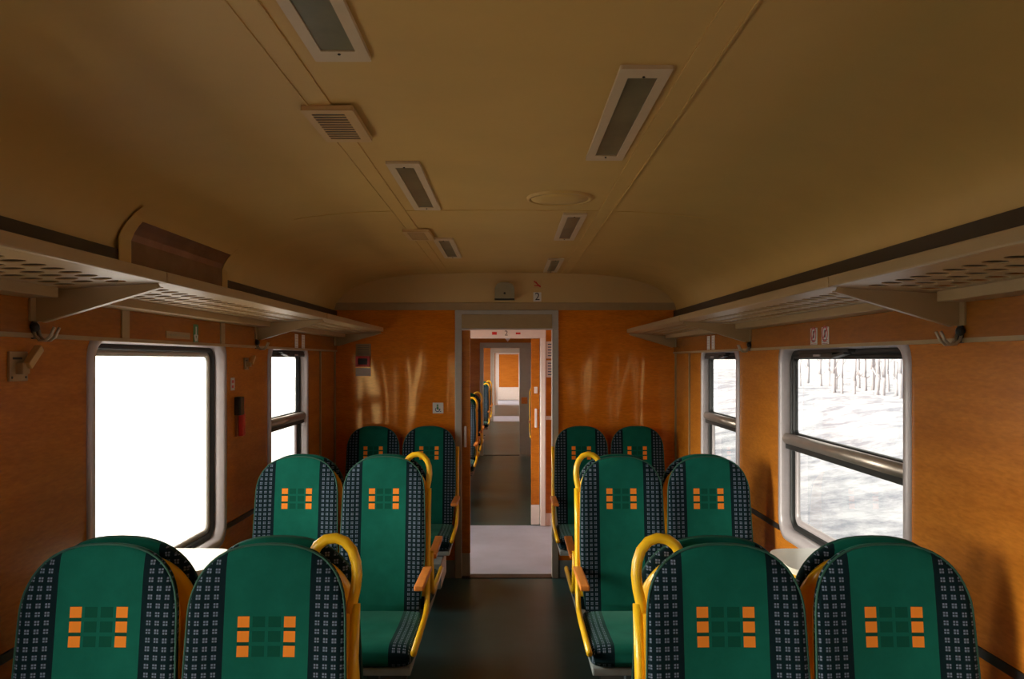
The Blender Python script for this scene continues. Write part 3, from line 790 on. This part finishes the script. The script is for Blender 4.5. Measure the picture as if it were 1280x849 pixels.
# third doorway
d3 = tag(empty('door_3', (0, YC1, 0)), 'grey framed doorway at the end of the second saloon', 'door', None, 'structure')
fr = MB(); fr.box(-.51, -.445, -.04, .08, 0, 2.0, bev=.006); fr.box(.43, .48, -.04, .08, 0, 2.0, bev=.006); fr.box(-.51, .48, -.04, .08, 1.975, 2.07, bev=.006)
fr.build('door_frame', M['alu_dull'], d3)
lf = MB().box(.215, .43, -.02, .03, .02, 1.975, bev=.006).build('door_leaf', M['alu_dull'], d3)
MB().box(.25, .36, -.05, -.02, .95, 1.07, bev=.01).build('handle', M['arm'], lf)
MB().box(-.445, .215, -.03, .07, -.005, .008).build('threshold', M['black'], d3)
r = tag(empty('emblem_plate', (0, YC1-.001, 2.13)), 'small pale plate above the distant grey doorway', 'plate')
MB().plate([(-.05, .02), (.0, -.04), (.05, .02), (.03, .04), (-.03, .04)], [], lambda u, v, w: (u, -w, v), 0, .006).build('plate', M['white'], r)
for i, (yy, mt) in enumerate(((YC2, 'alu_dull'), (YD1, 'alu_dull'), (YD2, 'white'))):
    d = tag(empty(f'door_{4+i}', (0, yy, 0)), ['grey framed doorway far along the train', 'second far doorway along the train', 'white framed last doorway along the train'][i], 'door', None, 'structure')
    fr = MB(); fr.box(-.51, -.43, -.04, .09, 0, 2.0, bev=.006); fr.box(.40, .48, -.04, .09, 0, 2.0, bev=.006); fr.box(-.51, .48, -.04, .09, 1.975, 2.09, bev=.006)
    fr.build('door_frame', M[mt], d)
de = tag(empty('door_7', (0, YEND-.05, 0)), 'orange end door with white lower panel at the far end of the train', 'door', None, 'structure')
MB().box(-.43, .43, 0, .05, .56, 2.0, bev=.005).build('door_leaf', M['wood'], de)
MB().box(-.43, .43, -.015, .05, .01, .56, bev=.01).build('lower_panel', M['white'], de)
MB().box(-.49, -.43, -.02, .05, 0, 2.06).box(.43, .49, -.02, .05, 0, 2.06).box(-.49, .49, -.02, .05, 2.0, 2.06).build('door_frame', M['white'], de)

# seats seen through the doorways
far = [(10.1, -1, 'first'), (11.8, -1, 'second'), (16.3, -1, 'third'), (18.2, -1, 'fourth')]
for y, s, od in far:
    o = seat(-s, True); o.location = (s*.60, y, 0)
    tag(o, f'green aisle seat with yellow handle seen through the doorway, {od} from the doorway, facing here', 'seat', 'green seats beyond the doorway')
    o = seat(s, False); o.location = (s*.60, y+GAP, 0); o.rotation_euler = (0, 0, PI)
    tag(o, f'green aisle seat backing onto the {od} handled seat beyond the doorway', 'seat', 'green seats beyond the doorway')
for y, od in ((11.7, 'nearer'), (13.6, 'farther')):
    o = seat(-1, True); o.location = (.60, y, 0)
    tag(o, f'{od} green seat beyond the doorway on the right, mostly behind the sliding leaf', 'seat', 'green seats beyond the doorway')

# ------------------------------------------------------------------ outdoors
def height(x, y):
    if x < 4: return -.95
    t = min(1, (x-4)/9); t = t*t*(3-2*t)
    return -.95+t*1.25+.10*t*(math.sin(x*1.3+y*.7)+math.sin(y*1.9-x*.5)*.6)
mb = MB(); NX, NY = 44, 70
vs = []
for j in range(NY+1):
    y = -25+j*(150/NY)
    for i in range(NX+1):
        x = 1.6+(i/NX)**1.6*75
        vs.append((x, y, height(x, y)))
mb.add(vs, [(j*(NX+1)+i, j*(NX+1)+i+1, (j+1)*(NX+1)+i+1, (j+1)*(NX+1)+i) for j in range(NY) for i in range(NX)], True)
tag(mb.build('ground_bank', M['bank']), 'pale snowy gravel bank outside the right windows', 'ground', None, 'structure')
mb = MB(); mb.box(-90, 1.62, -25, 125, -1.15, -.95)
tag(mb.build('ground_snow', M['snow']), 'white snow field outside the left windows', 'ground', None, 'structure')

def tree_mesh(seed):
    rnd = random.Random(seed); mb = MB(); h = rnd.uniform(5, 7); r = rnd.uniform(.05, .10)
    pts = []; x = y = 0
    for i in range(7):
        pts.append((x, y, h*i/6-.2)); x += rnd.uniform(-.08, .08); y += rnd.uniform(-.08, .08)
    for i in range(6):
        mb.sweep([pts[i], pts[i+1]], r*(1-.13*i), n=6, up=(1, 0, 0))
    for k in range(16):
        t = rnd.uniform(.12, .95); i = min(5, int(t*6)); p = Vector(pts[i]).lerp(Vector(pts[i+1]), t*6-i)
        a = rnd.uniform(0, 2*PI); L = rnd.uniform(.2, .42)*(1.1-t*.6)
        d = Vector((math.cos(a), math.sin(a), rnd.uniform(.5, 1.2)))
        mb.sweep([p, p+d*L*.5, p+d*L+Vector((0, 0, .15))], r*.22, n=5, up=(1, 0, 0))
    return mb
protos = []
for i in range(5):
    o = tree_mesh(i).build('bare_tree', M['bark']); protos.append(o)
q = 0
for row in range(3):
    for i in range(26):
        yy = 24+i*1.15+random.uniform(-.08, .08); xx = 14.5+row*1.6+random.uniform(-.25, .25)
        if xx/yy < .40 and random.random() < .55: continue
        if q < 5: o = protos[q]
        else:
            o = protos[q % 5].copy(); COL.objects.link(o)
        o.location = (xx, yy, height(xx, yy)); o.rotation_euler = (0, 0, random.uniform(0, 6)); q += 1
        tag(o, 'thin bare grey tree in the row on the bank outside the right window', 'tree', 'bare trees on the bank')

# ------------------------------------------------------------------ light
w = bpy.data.worlds.new('winter_sky'); scene.world = w; w.use_nodes = True
nt = w.node_tree; bg = nt.nodes['Background']
tc = nt.nodes.new('ShaderNodeTexCoord'); sp = nt.nodes.new('ShaderNodeSeparateXYZ'); nt.links.new(tc.outputs['Generated'], sp.inputs[0])
mr = nt.nodes.new('ShaderNodeMapRange'); mr.inputs['From Min'].default_value = .6; mr.inputs['From Max'].default_value = -.9
mr.inputs['To Min'].default_value = 0; mr.inputs['To Max'].default_value = 1
nt.links.new(sp.outputs[0], mr.inputs['Value'])
rp = nt.nodes.new('ShaderNodeValToRGB'); rp.color_ramp.elements[0].color = (.16, .175, .21, 1); rp.color_ramp.elements[1].color = (4.6, 4.25, 3.7, 1)
nt.links.new(mr.outputs[0], rp.inputs[0]); nt.links.new(rp.outputs[0], bg.inputs['Color'])
bg.inputs['Strength'].default_value = 1.0

sl = bpy.data.lights.new('hazy_sun', 'SUN'); sl.energy = 4; sl.angle = math.radians(28); sl.color = (1, .93, .82)
so = bpy.data.objects.new('hazy_sun', sl); COL.objects.link(so)
d = Vector((.95, .10, -.20)).normalized()
so.rotation_euler = d.to_track_quat('-Z', 'Y').to_euler()
# portals: they give off nothing, they only guide the sampling of the sky through the windows
for s in (-1, 1):
    for y0, y1 in WY:
        al = bpy.data.lights.new('window_portal', 'AREA'); al.shape = 'RECTANGLE'; al.size = y1-y0; al.size_y = .95; al.cycles.is_portal = True
        ao = bpy.data.objects.new('window_portal', al); COL.objects.link(ao)
        ao.location = (s*(W+.09), (y0+y1)/2, 1.34)
        ao.rotation_euler = Vector((-s, 0, 0)).to_track_quat('-Z', 'Z').to_euler()

# ------------------------------------------------------------------ camera and view
cd = bpy.data.cameras.new('camera'); cam = bpy.data.objects.new('camera', cd); COL.objects.link(cam)
cd.sensor_width = 36; cd.sensor_fit = 'HORIZONTAL'; cd.lens = 36*1000/1280; cd.clip_start = .05; cd.clip_end = 400
cd.shift_x = 3/1280; cd.shift_y = 25.5/1280
cam.location = (.035, 0, EYE); cam.rotation_euler = (PI/2, 0, 0)
scene.camera = cam
vs_ = scene.view_settings; vs_.view_transform = 'Standard'; vs_.look = 'None'; vs_.exposure = 1.0; vs_.gamma = 1; vs_.use_curve_mapping = False
scene.cycles.use_denoising = True
scene.cycles.max_bounces = 12; scene.cycles.diffuse_bounces = 8; scene.cycles.transparent_max_bounces = 16
scene.cycles.sample_clamp_indirect = 8
